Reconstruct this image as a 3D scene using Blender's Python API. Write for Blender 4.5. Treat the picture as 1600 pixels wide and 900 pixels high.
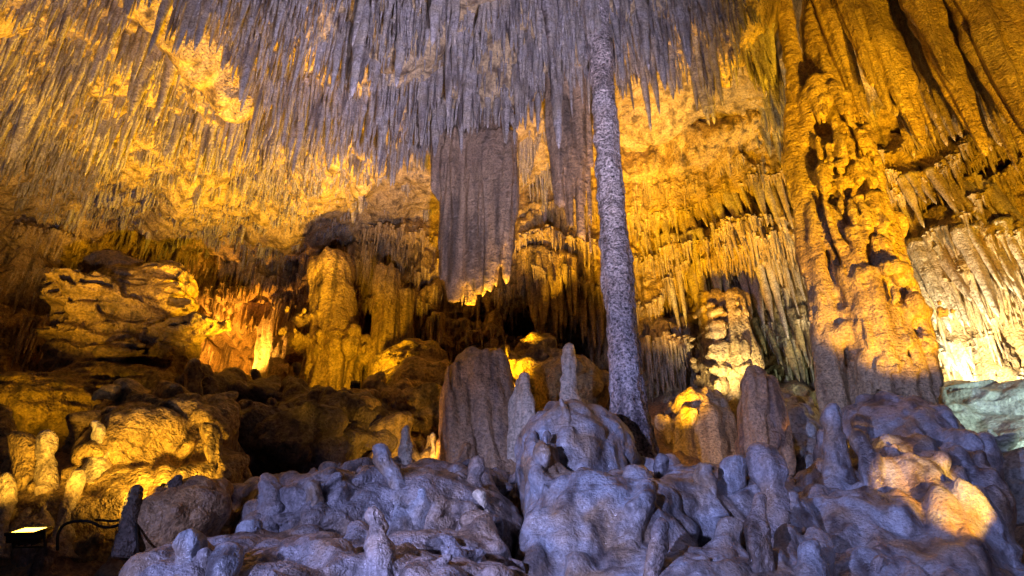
import bpy, math, random, time
import numpy as np
import openvdb as vdb
from mathutils import Vector, Matrix

T0 = time.time()
scene = bpy.context.scene
for o in list(bpy.data.objects):
    bpy.data.objects.remove(o)

# ------------------------------------------------------------------ camera
FPX = 1142.0                      # focal length in photograph pixels (1600 wide)
PITCH = math.radians(28.7)        # the visitor looks up into the chamber
CAM = np.array([0.0, 0.0, 1.6])
cam_d = bpy.data.cameras.new('camera')
cam_d.sensor_width = 36.0
cam_d.lens = 36.0 * FPX / 1600.0
cam_d.clip_end = 300.0
cam_d.clip_start = 0.05
cam = bpy.data.objects.new('camera', cam_d)
scene.collection.objects.link(cam)
cam.location = CAM
cam.rotation_euler = (math.pi / 2 + PITCH, 0, 0)
scene.camera = cam

# ------------------------------------------------------------------ world: dim even bluish ambient added as fill, from no source in the cave
world = bpy.data.worlds.new('World')
scene.world = world
world.use_nodes = True
wbg = world.node_tree.nodes['Background']
wbg.inputs[0].default_value = (0.42, 0.45, 0.75, 1)
wbg.inputs[1].default_value = 0.022

# ------------------------------------------------------------------ exposure, sampling
scene.view_settings.view_transform = 'Standard'
scene.view_settings.look = 'None'
scene.view_settings.exposure = 0.2
scene.view_settings.gamma = 1.0
scene.view_settings.use_curve_mapping = False
scene.render.engine = 'CYCLES'
scene.cycles.use_denoising = True
scene.cycles.max_bounces = 3
scene.cycles.diffuse_bounces = 2
scene.cycles.glossy_bounces = 1
scene.cycles.sample_clamp_indirect = 6.0
scene.cycles.use_light_tree = True
scene.cycles.use_adaptive_sampling = True
scene.cycles.adaptive_threshold = 0.03


def at(px, py, Y):
    """world point seen at a photograph pixel, Y metres ahead of the visitor"""
    x = (px - 800.0) / FPX
    y = (450.0 - py) / FPX
    c, s = math.cos(PITCH), math.sin(PITCH)
    d = np.array([x, c - y * s, s + y * c])
    return CAM + d * (Y / d[1])


def mpp(py, Y):
    """metres per photograph pixel at that place"""
    y = (450.0 - py) / FPX
    return (Y / (math.cos(PITCH) - y * math.sin(PITCH))) / FPX


# ------------------------------------------------------------------ floodlights of the show cave (position, aim, watts, cone, blend, colour, radius)
AMBER = (1.0, 0.50, 0.010)
GOLD = (1.0, 0.52, 0.05)
CREAM = (1.0, 0.76, 0.36)
VIOLET = (0.42, 0.46, 1.0)
MAUVE = (0.74, 0.66, 1.0)
LAMPS = [
    # cool floods on the walkway beside the visitor
    ('cool', (-5.0, 0.8, 2.8), at(600, 840, 7.4), 1450, 44, 0.9, VIOLET, 0.10, 'black floodlight on the walkway aimed at the low flowstone mound'),
    ('cool', (-3.2, -0.2, 2.9), at(1050, 715, 8.4), 3000, 44, 0.9, VIOLET, 0.10, 'black floodlight on the walkway aimed at the tall flowstone mound'),
    ('cool', (2.4, -0.2, 3.0), at(1400, 730, 9.3), 800, 38, 0.9, VIOLET, 0.10, 'black floodlight on the walkway aimed at the thick column foot'),
    ('cool', (0.4, 2.4, 0.7), at(720, 60, 12), 9500, 46, 1.0, MAUVE, 0.12, 'black floodlight on the walkway aimed up at the stalactites'),
    ('cool', (-2.4, 2.4, 0.7), at(300, 60, 12), 2800, 52, 1.0, MAUVE, 0.12, 'black floodlight on the walkway aimed up at the bare slab'),
]


def lamp_rows():
    L = list(LAMPS)
    A = L.append
    # amber floods hidden among the rocks
    A(('slab', at(46, 822, 7.4), at(46, 790, 7.32), 200, 176, 0.15, GOLD, 0.06, 'flat glowing floodlight lying on the rocks at lower left'))
    A(('amber', at(262, 765, 8.2), at(240, 690, 9.6), 110, 140, 0.8, GOLD, 0.06, 'glaring floodlight wedged behind the round amber boulder'))
    A(('amber', at(-60, 700, 10.4), at(190, 510, 14.2), 260, 60, 0.9, AMBER, 0.10, 'floodlight in the dark left rocks aimed at the layered bulwark'))
    A(('amber', at(505, 655, 14.3), at(330, 170, 13.5), 8000, 84, 0.9, AMBER, 0.15, 'floodlight hidden behind the black rock mass aimed at the ceiling'))
    A(('amber', at(-70, 690, 9.9), at(130, 130, 12.0), 3400, 80, 0.9, AMBER, 0.08, 'floodlight in the left rocks aimed steeply up at the ceiling'))
    A(('amber', at(548, 668, 13.3), at(570, 470, 18.0), 700, 90, 0.9, AMBER, 0.12, 'floodlight below the stout pillars of the rear wall'))
    A(('grotto', at(352, 592, 20.2), at(405, 490, 22.6), 1300, 130, 0.6, (1.0, 0.40, 0.04), 0.08, 'floodlight inside the glowing grotto behind its pillar'))
    A(('amber', at(738, 640, 12.4), at(830, 330, 17.5), 5200, 58, 0.9, AMBER, 0.12, 'floodlight behind the brown block stalagmite aimed at the back wall'))
    A(('amber', at(1040, 735, 10.7), at(1075, 340, 17), 4600, 38, 0.9, AMBER, 0.12, 'floodlight behind the foot of the slender column'))
    A(('amber', at(955, 700, 10.3), at(1115, 150, 15), 6000, 58, 0.9, AMBER, 0.12, 'floodlight hidden behind the summit of the tall mound'))
    A(('amber', (5.6, 4.0, 0.8), at(1330, 320, 10.8), 10500, 27, 0.3, AMBER, 0.06, 'floodlight on the right of the walkway aimed up the thick column'))
    A(('amber', (6.6, 4.4, 1.4), at(1570, 20, 10), 8000, 60, 0.8, AMBER, 0.06, 'floodlight on the right of the walkway aimed at the rippled stalactites'))
    A(('amber', (4.6, 4.6, 2.3), at(1440, 765, 8.4), 1900, 16, 0.5, (1.0, 0.46, 0.006), 0.02, 'small floodlight below the thick column aimed at its foot'))
    A(('amber', at(1010, 745, 10.9), at(1095, 680, 12.4), 60, 60, 0.9, AMBER, 0.06, 'small floodlight at the slender column foot aimed at the amber cascade'))
    A(('amber', at(657, 728, 11.0), at(650, 690, 11.4), 45, 150, 0.5, GOLD, 0.04, 'tiny floodlight in the hollow by the brown block'))
    A(('cream', at(1530, 640, 12.9), at(1480, 420, 14.4), 1700, 120, 0.8, (1.0, 0.82, 0.5), 0.10, 'bright cream floodlight behind the thick column'))
    A(('cream', at(1135, 640, 14.0), at(1150, 340, 16.3), 700, 80, 0.8, CREAM, 0.10, 'cream floodlight in the cavity behind the brown stalagmite'))
    A(('white', (8.6, 6.0, 4.0), at(1540, 640, 12), 1500, 34, 0.7, (0.75, 1.0, 0.85), 0.10, 'white floodlight beside the grey flow rocks at far right'))
    return L


# ------------------------------------------------------------------ numpy noise
def _bs(u):
    """cubic B-spline weights: indices and weights"""
    i = np.floor(u).astype(np.int64)
    f = (u - i).astype(np.float32)
    w = [(1 - f) ** 3 / 6, (3 * f ** 3 - 6 * f ** 2 + 4) / 6, (-3 * f ** 3 + 3 * f ** 2 + 3 * f + 1) / 6, f ** 3 / 6]
    return i, w


def _wmat(coord, cell):
    i, w = _bs(coord / cell)
    lo = i.min() - 1
    n = i.max() + 3 - lo
    M = np.zeros((len(coord), n), np.float32)
    r = np.arange(len(coord))
    for k in range(4):
        M[r, i - 1 + k - lo] += w[k]
    return M, n


def nvol(axes, cells, seed):
    """smooth noise on a regular grid, about -1..1"""
    rs = np.random.RandomState(seed)
    Ms = [_wmat(a, c) for a, c in zip(axes, cells)]
    L = rs.uniform(-1, 1, [m[1] for m in Ms]).astype(np.float32)
    for ax, (M, n) in enumerate(Ms):
        L = np.moveaxis(np.tensordot(M, L, axes=(1, ax)), 0, ax)
    return L * (1.9 if len(axes) == 2 else 2.4)


_TAB = np.random.RandomState(5).uniform(-1, 1, 65536).astype(np.float32)


def pnoise(P, cell, seed=0):
    """value noise at points P (N,3)"""
    cell = np.broadcast_to(np.asarray(cell, float), (3,))
    u = P / cell + seed * 17.31
    i = np.floor(u).astype(np.int64)
    f = u - i
    f = f * f * (3 - 2 * f)
    out = np.zeros(P.shape[:-1])
    for dx in (0, 1):
        for dy in (0, 1):
            for dz in (0, 1):
                h = ((i[..., 0] + dx) * 73856093) ^ ((i[..., 1] + dy) * 19349663) ^ ((i[..., 2] + dz) * 83492791) ^ (seed * 2654435)
                h = (h ^ (h >> 13)) & 65535
                w = (f[..., 0] if dx else 1 - f[..., 0]) * (f[..., 1] if dy else 1 - f[..., 1]) * (f[..., 2] if dz else 1 - f[..., 2])
                out += w * _TAB[h]
    return out


# ------------------------------------------------------------------ mesh helpers
def mesh_from(name, V, F, mat, smooth=True):
    V = np.ascontiguousarray(V, np.float32).reshape(-1, 3)
    F = np.ascontiguousarray(F, np.int32)
    k = F.shape[1]
    me = bpy.data.meshes.new(name)
    me.vertices.add(len(V))
    me.vertices.foreach_set('co', V.ravel())
    me.loops.add(F.size)
    me.loops.foreach_set('vertex_index', F.ravel())
    me.polygons.add(len(F))
    me.polygons.foreach_set('loop_start', np.arange(0, F.size, k, dtype=np.int32))
    me.update(calc_edges=True)
    if smooth:
        me.polygons.foreach_set('use_smooth', np.ones(len(F), bool))
    me.materials.append(mat)
    return me


def link(name, me, parent=None):
    o = bpy.data.objects.new(name, me)
    scene.collection.objects.link(o)
    if parent is not None:
        o.parent = parent
    return o


def tag(o, label=None, cat=None, group=None, kind=None):
    if label: o['label'] = label
    if cat: o['category'] = cat
    if group: o['group'] = group
    if kind: o['kind'] = kind
    return o


def empty(name, loc=(0, 0, 0)):
    o = bpy.data.objects.new(name, None)
    scene.collection.objects.link(o)
    o.location = loc
    return o


def grid_faces(nu, nv, wrap=False):
    i = np.arange(nu - 1)[:, None]
    j = np.arange(nv if wrap else nv - 1)[None, :]
    j2 = (j + 1) % nv
    return np.stack([i * nv + j, i * nv + j2, (i + 1) * nv + j2, (i + 1) * nv + j], -1).reshape(-1, 4)


# ------------------------------------------------------------------ materials
def limestone(name, c1, c2, c3, stain=0.5, bump=0.7, scale=1.0, rough=0.5, ripple=0.0, pop=0.5, spec=0.5, bigs=0.6, speck=0.5, coat=0.0):
    m = bpy.data.materials.new(name)
    m.use_nodes = True
    nt = m.node_tree
    N = nt.nodes
    N.clear()
    def nd(t, **kw):
        n = N.new(t)
        for k, v in kw.items():
            if isinstance(k, str) and k.startswith('i_'):
                n.inputs[k[2:]].default_value = v
            else:
                setattr(n, k, v)
        return n
    lk = nt.links.new
    out = nd('ShaderNodeOutputMaterial')
    bs = nd('ShaderNodeBsdfPrincipled')
    bs.inputs['Specular IOR Level'].default_value = spec
    bs.inputs['Coat Weight'].default_value = coat
    bs.inputs['Coat Roughness'].default_value = 0.22
    lk(bs.outputs[0], out.inputs[0])
    geo = nd('ShaderNodeNewGeometry')
    P = geo.outputs['Position']
    def noise(sc, det, ro=0.55, src=P, dist=0.0):
        n = nd('ShaderNodeTexNoise')
        n.inputs['Scale'].default_value = sc
        n.inputs['Detail'].default_value = det
        n.inputs['Roughness'].default_value = ro
        n.inputs['Distortion'].default_value = dist
        lk(src, n.inputs['Vector'])
        return n.outputs[0]
    def ramp(src, a, b, ca=0.0, cb=1.0):
        r = nd('ShaderNodeMapRange')
        r.inputs[1].default_value = a; r.inputs[2].default_value = b
        r.inputs[3].default_value = ca; r.inputs[4].default_value = cb
        lk(src, r.inputs[0])
        return r.outputs[0]
    def mix(fac, a, b, bt='MIX'):
        x = nd('ShaderNodeMix', data_type='RGBA', blend_type=bt)
        if isinstance(fac, float): x.inputs[0].default_value = fac
        else: lk(fac, x.inputs[0])
        for s, v in ((6, a), (7, b)):
            if isinstance(v, tuple): x.inputs[s].default_value = (*v, 1)
            else: lk(v, x.inputs[s])
        return x.outputs[2]
    mp = nd('ShaderNodeMapping')
    mp.inputs['Scale'].default_value = (4.0, 4.0, 0.35)
    lk(P, mp.inputs[0])
    streak = noise(1.0, 2, 0.6, mp.outputs[0])
    big = noise(bigs * scale, 3, 0.6)
    mid = noise(3.4 * scale, 4, 0.68)
    fine = noise(21.0 * scale, 2, 0.7)
    col = mix(ramp(big, 0.40, 0.62), c1, c2)
    col = mix(ramp(streak, 0.50, 0.68, 0.0, stain), col, c3)
    col = mix(ramp(mid, 0.54, 0.70, 0.0, stain * 0.8), col, c3)
    sp = nd('ShaderNodeCombineColor')
    v = ramp(fine, 0.3, 0.7, 1.0 - speck, 0.9 + speck)
    for k in range(3): lk(v, sp.inputs[k])
    col = mix(1.0, col, sp.outputs[0], 'MULTIPLY')
    lk(col, bs.inputs['Base Color'])
    lk(ramp(mid, 0.3, 0.7, rough - 0.22, rough + 0.2), bs.inputs['Roughness'])
    # relief: pitted crust, grains, thin drip ridges - summed into one height
    def ma(a, b, op='ADD'):
        x = nd('ShaderNodeMath', operation=op)
        for i, q in enumerate((a, b)):
            if isinstance(q, float): x.inputs[i].default_value = q
            else: lk(q, x.inputs[i])
        return x.outputs[0]
    h = ma(ma(mid, 0.13 / scale, 'MULTIPLY'), ma(fine, 0.036 * (0.6 + pop) / scale, 'MULTIPLY'))
    if ripple:
        mr = nd('ShaderNodeMapping'); mr.inputs['Scale'].default_value = (2.4, 2.4, 12.0)
        lk(P, mr.inputs[0])
        h = ma(h, ma(noise(1.0, 2, 0.6, mr.outputs[0], 0.6), 0.07 * ripple, 'MULTIPLY'))
    last = nd('ShaderNodeBump'); last.inputs['Strength'].default_value = bump; last.inputs['Distance'].default_value = 1.0
    lk(h, last.inputs['Height'])
    lk(last.outputs[0], bs.inputs['Normal'])
    return m


def plain(name, col, rough=0.5, emit=None, es=0.0, metal=0.0):
    m = bpy.data.materials.new(name)
    m.use_nodes = True
    b = m.node_tree.nodes['Principled BSDF']
    b.inputs['Base Color'].default_value = (*col, 1)
    b.inputs['Roughness'].default_value = rough
    b.inputs['Metallic'].default_value = metal
    if emit:
        b.inputs['Emission Color'].default_value = (*emit, 1)
        b.inputs['Emission Strength'].default_value = es
    return m


M_CEIL = limestone('ceiling_limestone', (0.46, 0.34, 0.18), (0.50, 0.38, 0.22), (0.10, 0.07, 0.045), 0.9, 1.0, 1.0, 0.62)
M_STAL = limestone('stalactite_limestone', (0.45, 0.42, 0.41), (0.48, 0.42, 0.34), (0.12, 0.095, 0.09), 0.85, 0.9, 1.3, 0.55, bigs=2.2)
M_WALL = limestone('wall_limestone', (0.54, 0.38, 0.15), (0.42, 0.29, 0.14), (0.085, 0.06, 0.04), 0.95, 1.0, 0.9, 0.62)
M_PALE = limestone('cream_limestone', (0.66, 0.58, 0.45), (0.56, 0.42, 0.28), (0.26, 0.19, 0.13), 0.5, 0.8, 1.1, 0.5)
M_FLOW = limestone('grey_flowstone', (0.36, 0.38, 0.43), (0.34, 0.24, 0.16), (0.08, 0.065, 0.065), 0.95, 0.65, 1.4, 0.38, 0.25, 0.3, 0.55, bigs=1.2, speck=0.35, coat=0.08)
M_COL = limestone('crusted_limestone', (0.52, 0.47, 0.46), (0.44, 0.35, 0.30), (0.12, 0.095, 0.10), 1.0, 1.0, 1.15, 0.6, 0.0, 1.2, bigs=0.5, speck=0.95)
M_RIPPLE = limestone('rippled_limestone', (0.50, 0.37, 0.20), (0.48, 0.33, 0.16), (0.20, 0.13, 0.07), 0.65, 0.9, 1.2, 0.5, 0.55, 0.6, 0.5)
M_DARK = limestone('dark_brown_rock', (0.16, 0.12, 0.10), (0.24, 0.18, 0.12), (0.05, 0.04, 0.035), 0.7, 1.0, 1.0, 0.6, 0.2)  # very dark brown rock with blacker streaks
M_BROWN = limestone('brown_flowstone', (0.50, 0.28, 0.12), (0.42, 0.27, 0.15), (0.12, 0.085, 0.075), 0.7, 0.7, 1.0, 0.55, 0.1)
M_GREY = limestone('washed_grey_rock', (0.44, 0.46, 0.43), (0.40, 0.40, 0.35), (0.22, 0.17, 0.12), 0.45, 0.6, 0.8, 0.4, 0.15, 0.2, 0.5)
M_DRAPE = limestone('drapery_limestone', (0.38, 0.27, 0.17), (0.30, 0.21, 0.14), (0.075, 0.06, 0.05), 0.8, 0.9, 1.2, 0.6)
M_FLOWB = limestone('stained_flowstone', (0.31, 0.29, 0.31), (0.34, 0.24, 0.17), (0.07, 0.055, 0.05), 0.95, 0.85, 1.4, 0.42, 0.25, 0.4, 0.5, bigs=1.3, speck=0.4, coat=0.08)
M_PALEW = limestone('ledge_dripstone', (0.58, 0.45, 0.26), (0.50, 0.36, 0.18), (0.14, 0.10, 0.07), 0.7, 0.7, 1.3, 0.5, bigs=1.8)
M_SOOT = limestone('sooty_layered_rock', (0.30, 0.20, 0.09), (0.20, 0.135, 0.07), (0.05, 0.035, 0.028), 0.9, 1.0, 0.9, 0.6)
M_BLACK = plain('black_enamel', (0.015, 0.015, 0.017), 0.4)
M_RUBBER = plain('black_rubber', (0.012, 0.012, 0.012), 0.55)
LOG = lambda s: print('%6.1fs %s' % (time.time() - T0, s))


# ------------------------------------------------------------------ swelling rocks from a distance field
def rock_mesh(name, prims, h, noises, mat, pad=0.35, zmin=None):
    """prims: ('e', centre, radii, k) ellipsoid | ('c', p0, p1, r0, r1, k) round cone | k<0 carves"""
    lo = np.full(3, 1e9); hi = -lo
    for p in prims:
        if p[-1] < 0: continue
        if p[0] == 'e':
            lo = np.minimum(lo, np.array(p[1]) - p[2]); hi = np.maximum(hi, np.array(p[1]) + p[2])
        else:
            for q, r in ((p[1], p[3]), (p[2], p[4])):
                lo = np.minimum(lo, np.array(q) - r); hi = np.maximum(hi, np.array(q) + r)
    lo -= pad; hi += pad
    if zmin is not None: lo[2] = max(lo[2], zmin - 3 * h)
    n = np.ceil((hi - lo) / h).astype(int) + 1
    ax = [(lo[i] + h * np.arange(n[i])).astype(np.float32) for i in range(3)]
    D = np.full(n, 1.0, np.float32)
    for p in prims:
        k = abs(p[-1]); m = k * 1.5 + 0.3
        if p[0] == 'e':
            b0 = np.array(p[1]) - p[2] - m; b1 = np.array(p[1]) + p[2] + m
        else:
            b0 = np.minimum(np.array(p[1]) - p[3], np.array(p[2]) - p[4]) - m
            b1 = np.maximum(np.array(p[1]) + p[3], np.array(p[2]) + p[4]) + m
        s = []
        for i in range(3):
            a = max(0, int((b0[i] - lo[i]) / h)); b = min(n[i], int((b1[i] - lo[i]) / h) + 2)
            s.append(slice(a, max(a, b)))
        X, Y, Z = ax[0][s[0]][:, None, None], ax[1][s[1]][None, :, None], ax[2][s[2]][None, None, :]
        if X.size * Y.size * Z.size == 0: continue
        if p[0] == 'e':
            c, r = p[1], np.asarray(p[2], np.float32)
            q = np.sqrt(((X - c[0]) / r[0]) ** 2 + ((Y - c[1]) / r[1]) ** 2 + ((Z - c[2]) / r[2]) ** 2)
            d = (q - 1.0) * float(min(r))
        else:
            a, b = np.asarray(p[1], float), np.asarray(p[2], float)
            ab = b - a; L2 = float(ab @ ab)
            t = np.clip(((X - a[0]) * ab[0] + (Y - a[1]) * ab[1] + (Z - a[2]) * ab[2]) / L2, 0, 1).astype(np.float32)
            d = np.sqrt((X - a[0] - t * ab[0]) ** 2 + (Y - a[1] - t * ab[1]) ** 2 + (Z - a[2] - t * ab[2]) ** 2) - (p[3] + (p[4] - p[3]) * t)
        d = d.astype(np.float32)
        S = D[tuple(s)]
        if p[-1] < 0:
            hh = np.clip(0.5 - 0.5 * (S + d) / k, 0, 1)
            D[tuple(s)] = S * (1 - hh) - d * hh + k * hh * (1 - hh)
        else:
            hh = np.clip(0.5 + 0.5 * (d - S) / k, 0, 1)
            D[tuple(s)] = d * (1 - hh) + S * hh - k * hh * (1 - hh)
    for q, (cells, amp, mode) in enumerate(noises):
        nz = nvol(ax, cells, q * 7 + len(prims))
        if mode == 'r': nz = 0.6 - 2.2 * np.abs(nz)
        if mode == 'b': nz = 2.0 * np.abs(nz) - 0.5
        D += amp * nz
    if zmin is not None:
        D = np.maximum(D, (zmin - ax[2])[None, None, :])
    D[0] = D[-1] = h; D[:, 0] = D[:, -1] = h; D[:, :, 0] = D[:, :, -1] = h
    g = vdb.FloatGrid(background=3.0)
    g.copyFromArray(np.clip(D / h, -3, 3))
    V, Q = g.convertToQuads()
    V = V * h + lo
    return mesh_from(name, V, Q[:, ::-1], mat)


def rock(name, prims, h, noises, mat, label, cat, group=None, zmin=None):
    o = link(name, rock_mesh(name, prims, h, noises, mat, zmin=zmin))
    tag(o, label, cat, group)
    return o


def E(px, py, Y, rx, ry, rz, k=0.15):
    """ellipsoid at pixel with radii in metres"""
    return ('e', at(px, py, Y), (rx, ry, rz), k)


def C(px0, py0, px1, py1, Y, r0, r1, k=0.1, Y1=None):
    return ('c', at(px0, py0, Y), at(px1, py1, Y1 or Y), r0, r1, k)


# ------------------------------------------------------------------ turned dripstone: tapered, fluted, lumpy shafts
def shaft_mesh(name, p0, p1, prof, mat, segs=16, rings=24, flat=(1, 1), yaw=0.0, flute=0.0, nflute=7, lump=0.10, cell=0.22, seed=1, bend=0.0, cap=True):
    """prof: [(t, radius)] from p0 to p1"""
    p0, p1 = np.asarray(p0, float), np.asarray(p1, float)
    t = np.linspace(0, 1, rings)
    r = np.interp(t, [a for a, b in prof], [b for a, b in prof])
    rs = np.random.RandomState(seed)
    axis = p1 - p0
    th = np.linspace(0, 2 * np.pi, segs, endpoint=False) + yaw
    cen = p0 + t[:, None] * axis
    bx, by = rs.uniform(-1, 1, 2) * bend
    cen[:, 0] += bx * np.sin(t * np.pi * 1.3); cen[:, 1] += by * np.sin(t * np.pi * 1.1)
    ph = rs.uniform(0, 6.28, 3)
    fl = 1 + flute * (np.sin(nflute * (th - yaw) + ph[0]) * 0.6 + np.sin((nflute * 2 + 1) * (th - yaw) + ph[1]) * 0.4)
    X = np.cos(th - yaw) * flat[0] * fl; Yv = np.sin(th - yaw) * flat[1] * fl
    cx = X * math.cos(yaw) - Yv * math.sin(yaw); cy = X * math.sin(yaw) + Yv * math.cos(yaw)
    V = np.zeros((rings, segs, 3))
    V[..., 0] = cen[:, None, 0] + r[:, None] * cx
    V[..., 1] = cen[:, None, 1] + r[:, None] * cy
    V[..., 2] = cen[:, None, 2]
    nz = pnoise(V, (cell, cell, cell * 1.8), seed) + 0.5 * pnoise(V, cell * 0.45, seed + 3)
    off = lump * r[:, None] * nz
    V[..., 0] += off * cx; V[..., 1] += off * cy
    F = grid_faces(rings, segs, True)
    V = V.reshape(-1, 3)
    if p1[2] > p0[2]: pass
    else: F = F[:, ::-1]
    n = len(V)
    V = np.vstack([V, cen[0], cen[-1]])
    j = np.arange(segs); j2 = (j + 1) % segs
    up = p1[2] > p0[2]
    a = np.stack([np.full(segs, n), j2, j, j], 1)
    b = np.stack([np.full(segs, n + 1), (rings - 1) * segs + j, (rings - 1) * segs + j2, (rings - 1) * segs + j2], 1)
    tris = np.vstack([a, b])
    if not up: tris = tris[:, [0, 2, 1, 1]]
    me = bpy.data.meshes.new(name)
    faces = F.tolist() + tris[:, :3].tolist()
    me.from_pydata(V.tolist(), [], faces)
    me.polygons.foreach_set('use_smooth', np.ones(len(me.polygons), bool))
    me.materials.append(mat)
    me.update()
    return me


REG = {}


def shaft(name, p0, p1, prof, mat, label, cat, group=None, parent=None, **kw):
    o = link(name, shaft_mesh(name, p0, p1, prof, mat, **kw), parent)
    if parent is None: tag(o, label, cat, group)
    if group:
        dep = p0[1] * math.cos(PITCH) + (p0[2] - CAM[2]) * math.sin(PITCH)
        REG.setdefault((group, label), []).append((o, p0[0] / dep, abs(p1[2] - p0[2]), max(b for a, b in prof[1:])))
    return o


PROF_TITE = [(0, 1.25), (0.06, 1.0), (0.4, 0.8), (0.75, 0.52), (0.93, 0.30), (0.985, 0.16), (1, 0.02)]
PROF_MITE = [(0, 1.3), (0.1, 1.08), (0.5, 0.92), (0.8, 0.8), (0.92, 0.62), (0.98, 0.36), (1, 0.05)]
def sc(prof, r): return [(a, b * r) for a, b in prof]


# ------------------------------------------------------------------ the chamber: ceiling, wall, floor
def smooth(a, b, x):
    t = np.clip((x - a) / (b - a), 0, 1)
    return t * t * (3 - 2 * t)


EDGE_X = np.array([-30, -6.0, -4.2, -2.6, -0.9, 0.6, 1.5, 3.0, 5.0, 6.5, 9.0, 30])
EDGE_Y = np.array([26, 22.0, 16.5, 14.4, 13.3, 12.5, 11.9, 11.6, 11.3, 12.5, 13.5, 14])
RISE_X = np.array([-30, -6.0, -3.0, 0.0, 1.2, 2.5, 5.5, 7.5, 30])
RISE_V = np.array([0, 0.0, 0.9, 1.0, 1.4, 2.0, 2.0, 0.9, 0.6])


def ceil_base(x, y):
    z = 13.55 + 0.22 * np.sin(x * 0.7 + 1.0) * np.cos(y * 0.55) + 0.18 * np.sin(x * 1.9 + y * 1.3)
    e = np.interp(x, EDGE_X, EDGE_Y)
    z = z + np.interp(x, RISE_X, RISE_V) * smooth(-0.25, 0.6, y - e)
    z = z - 0.5 * np.exp(-((y - e + 0.5) / 0.9) ** 2) * (np.abs(x) < 4.5)
    # bare slab on the left, tilted to the light
    u = (x + 6.6) * 0.35 + (y - 11.3) * 0.94; v = (x + 6.6) * 0.94 - (y - 11.3) * 0.35
    z = z - 0.75 * np.exp(-((u / 1.5) ** 2 + (v / 0.62) ** 2) ** 2)
    z = z + 2.8 * smooth(0.47, 0.60, x / np.maximum(y, 1)) * (1 - smooth(12.5, 15, y))
    z = z - 0.05 * np.clip(np.abs(x) - 9, 0, 20) ** 2
    return z


def wall_base(x):
    return np.interp(x, [-30, -16, -12.5, -10, -7, -4, -1.5, 0.5, 2.5, 5, 7, 9.5, 12, 16, 30],
                        [6, 13.2, 17.2, 19.6, 20.2, 19.4, 18.2, 17.2, 17.6, 17.0, 15.6, 14.2, 12.6, 8, -4])


# (px, py, Yref, half width m, half height m, depth m): + hollow, - bulge
WALL_SHAPES = [
    (392, 520, 20.0, 2.3, 1.35, 3.4), (55, 455, 16.5, 0.55, 0.8, 2.2), (120, 405, 17, 0.9, 0.45, 1.6),
    (808, 508, 17.5, 0.45, 0.55, 2.0), (898, 520, 17.0, 0.40, 0.42, 2.0), (1245, 585, 16.2, 0.85, 0.62, 2.6),
    (1035, 655, 15.8, 0.45, 0.7, 1.6), (1060, 470, 17.0, 0.35, 0.35, 1.2), (1195, 230, 17.0, 0.22, 0.6, 0.7),
    (1395, 235, 15.2, 0.28, 0.2, 0.9), (1455, 272, 14.8, 0.55, 0.17, 0.9), (1510, 300, 14.0, 0.6, 0.16, 0.7), (1462, 350, 14.6, 0.6, 0.18, 0.8),
    (1555, 272, 13.6, 0.5, 0.14, 0.8), (1590, 560, 12.6, 0.3, 0.7, 1.6), (1500, 585, 14.0, 0.16, 0.4, 1.2), (1555, 580, 13.3, 0.15, 0.4, 1.2), (1448, 585, 14.6, 0.2, 0.4, 1.2),
    (640, 262, 17, 0.45, 0.3, 1.0), (575, 520, 19.2, 0.22, 0.9, 1.4),
    (730, 540, 17.6, 1.3, 1.0, -1.0), (660, 500, 18.2, 0.6, 1.4, -0.7), (1120, 240, 17.0, 1.8, 1.2, -0.7), (1150, 400, 16.6, 2.0, 0.9, -0.9),
    (1050, 540, 16.4, 0.7, 0.9, -0.9), (1140, 560, 16.2, 0.5, 1.2, -0.8), (850, 420, 17.2, 0.7, 1.6, -0.6), (1500, 430, 14.2, 1.4, 1.3, -0.6),
    (20, 470, 15.2, 0.6, 0.7, -0.9), (40, 590, 15.0, 0.9, 0.7, -0.9), (230, 380, 18.5, 2.2, 0.5, -0.8), (560, 380, 18.8, 2.2, 0.9, -0.6), (1410, 262, 14.6, 0.35, 0.3, -0.5),
]


WALL = {}


def wall_y(x, z):
    Y = WALL['Y']
    i = min(max(int((x + 17.5) / 0.042), 3), Y.shape[0] - 4); j = min(max(int((z - 2.0) / 0.042), 3), Y.shape[1] - 4)
    return float(Y[i - 3:i + 4, j - 3:j + 4].min())


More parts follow.
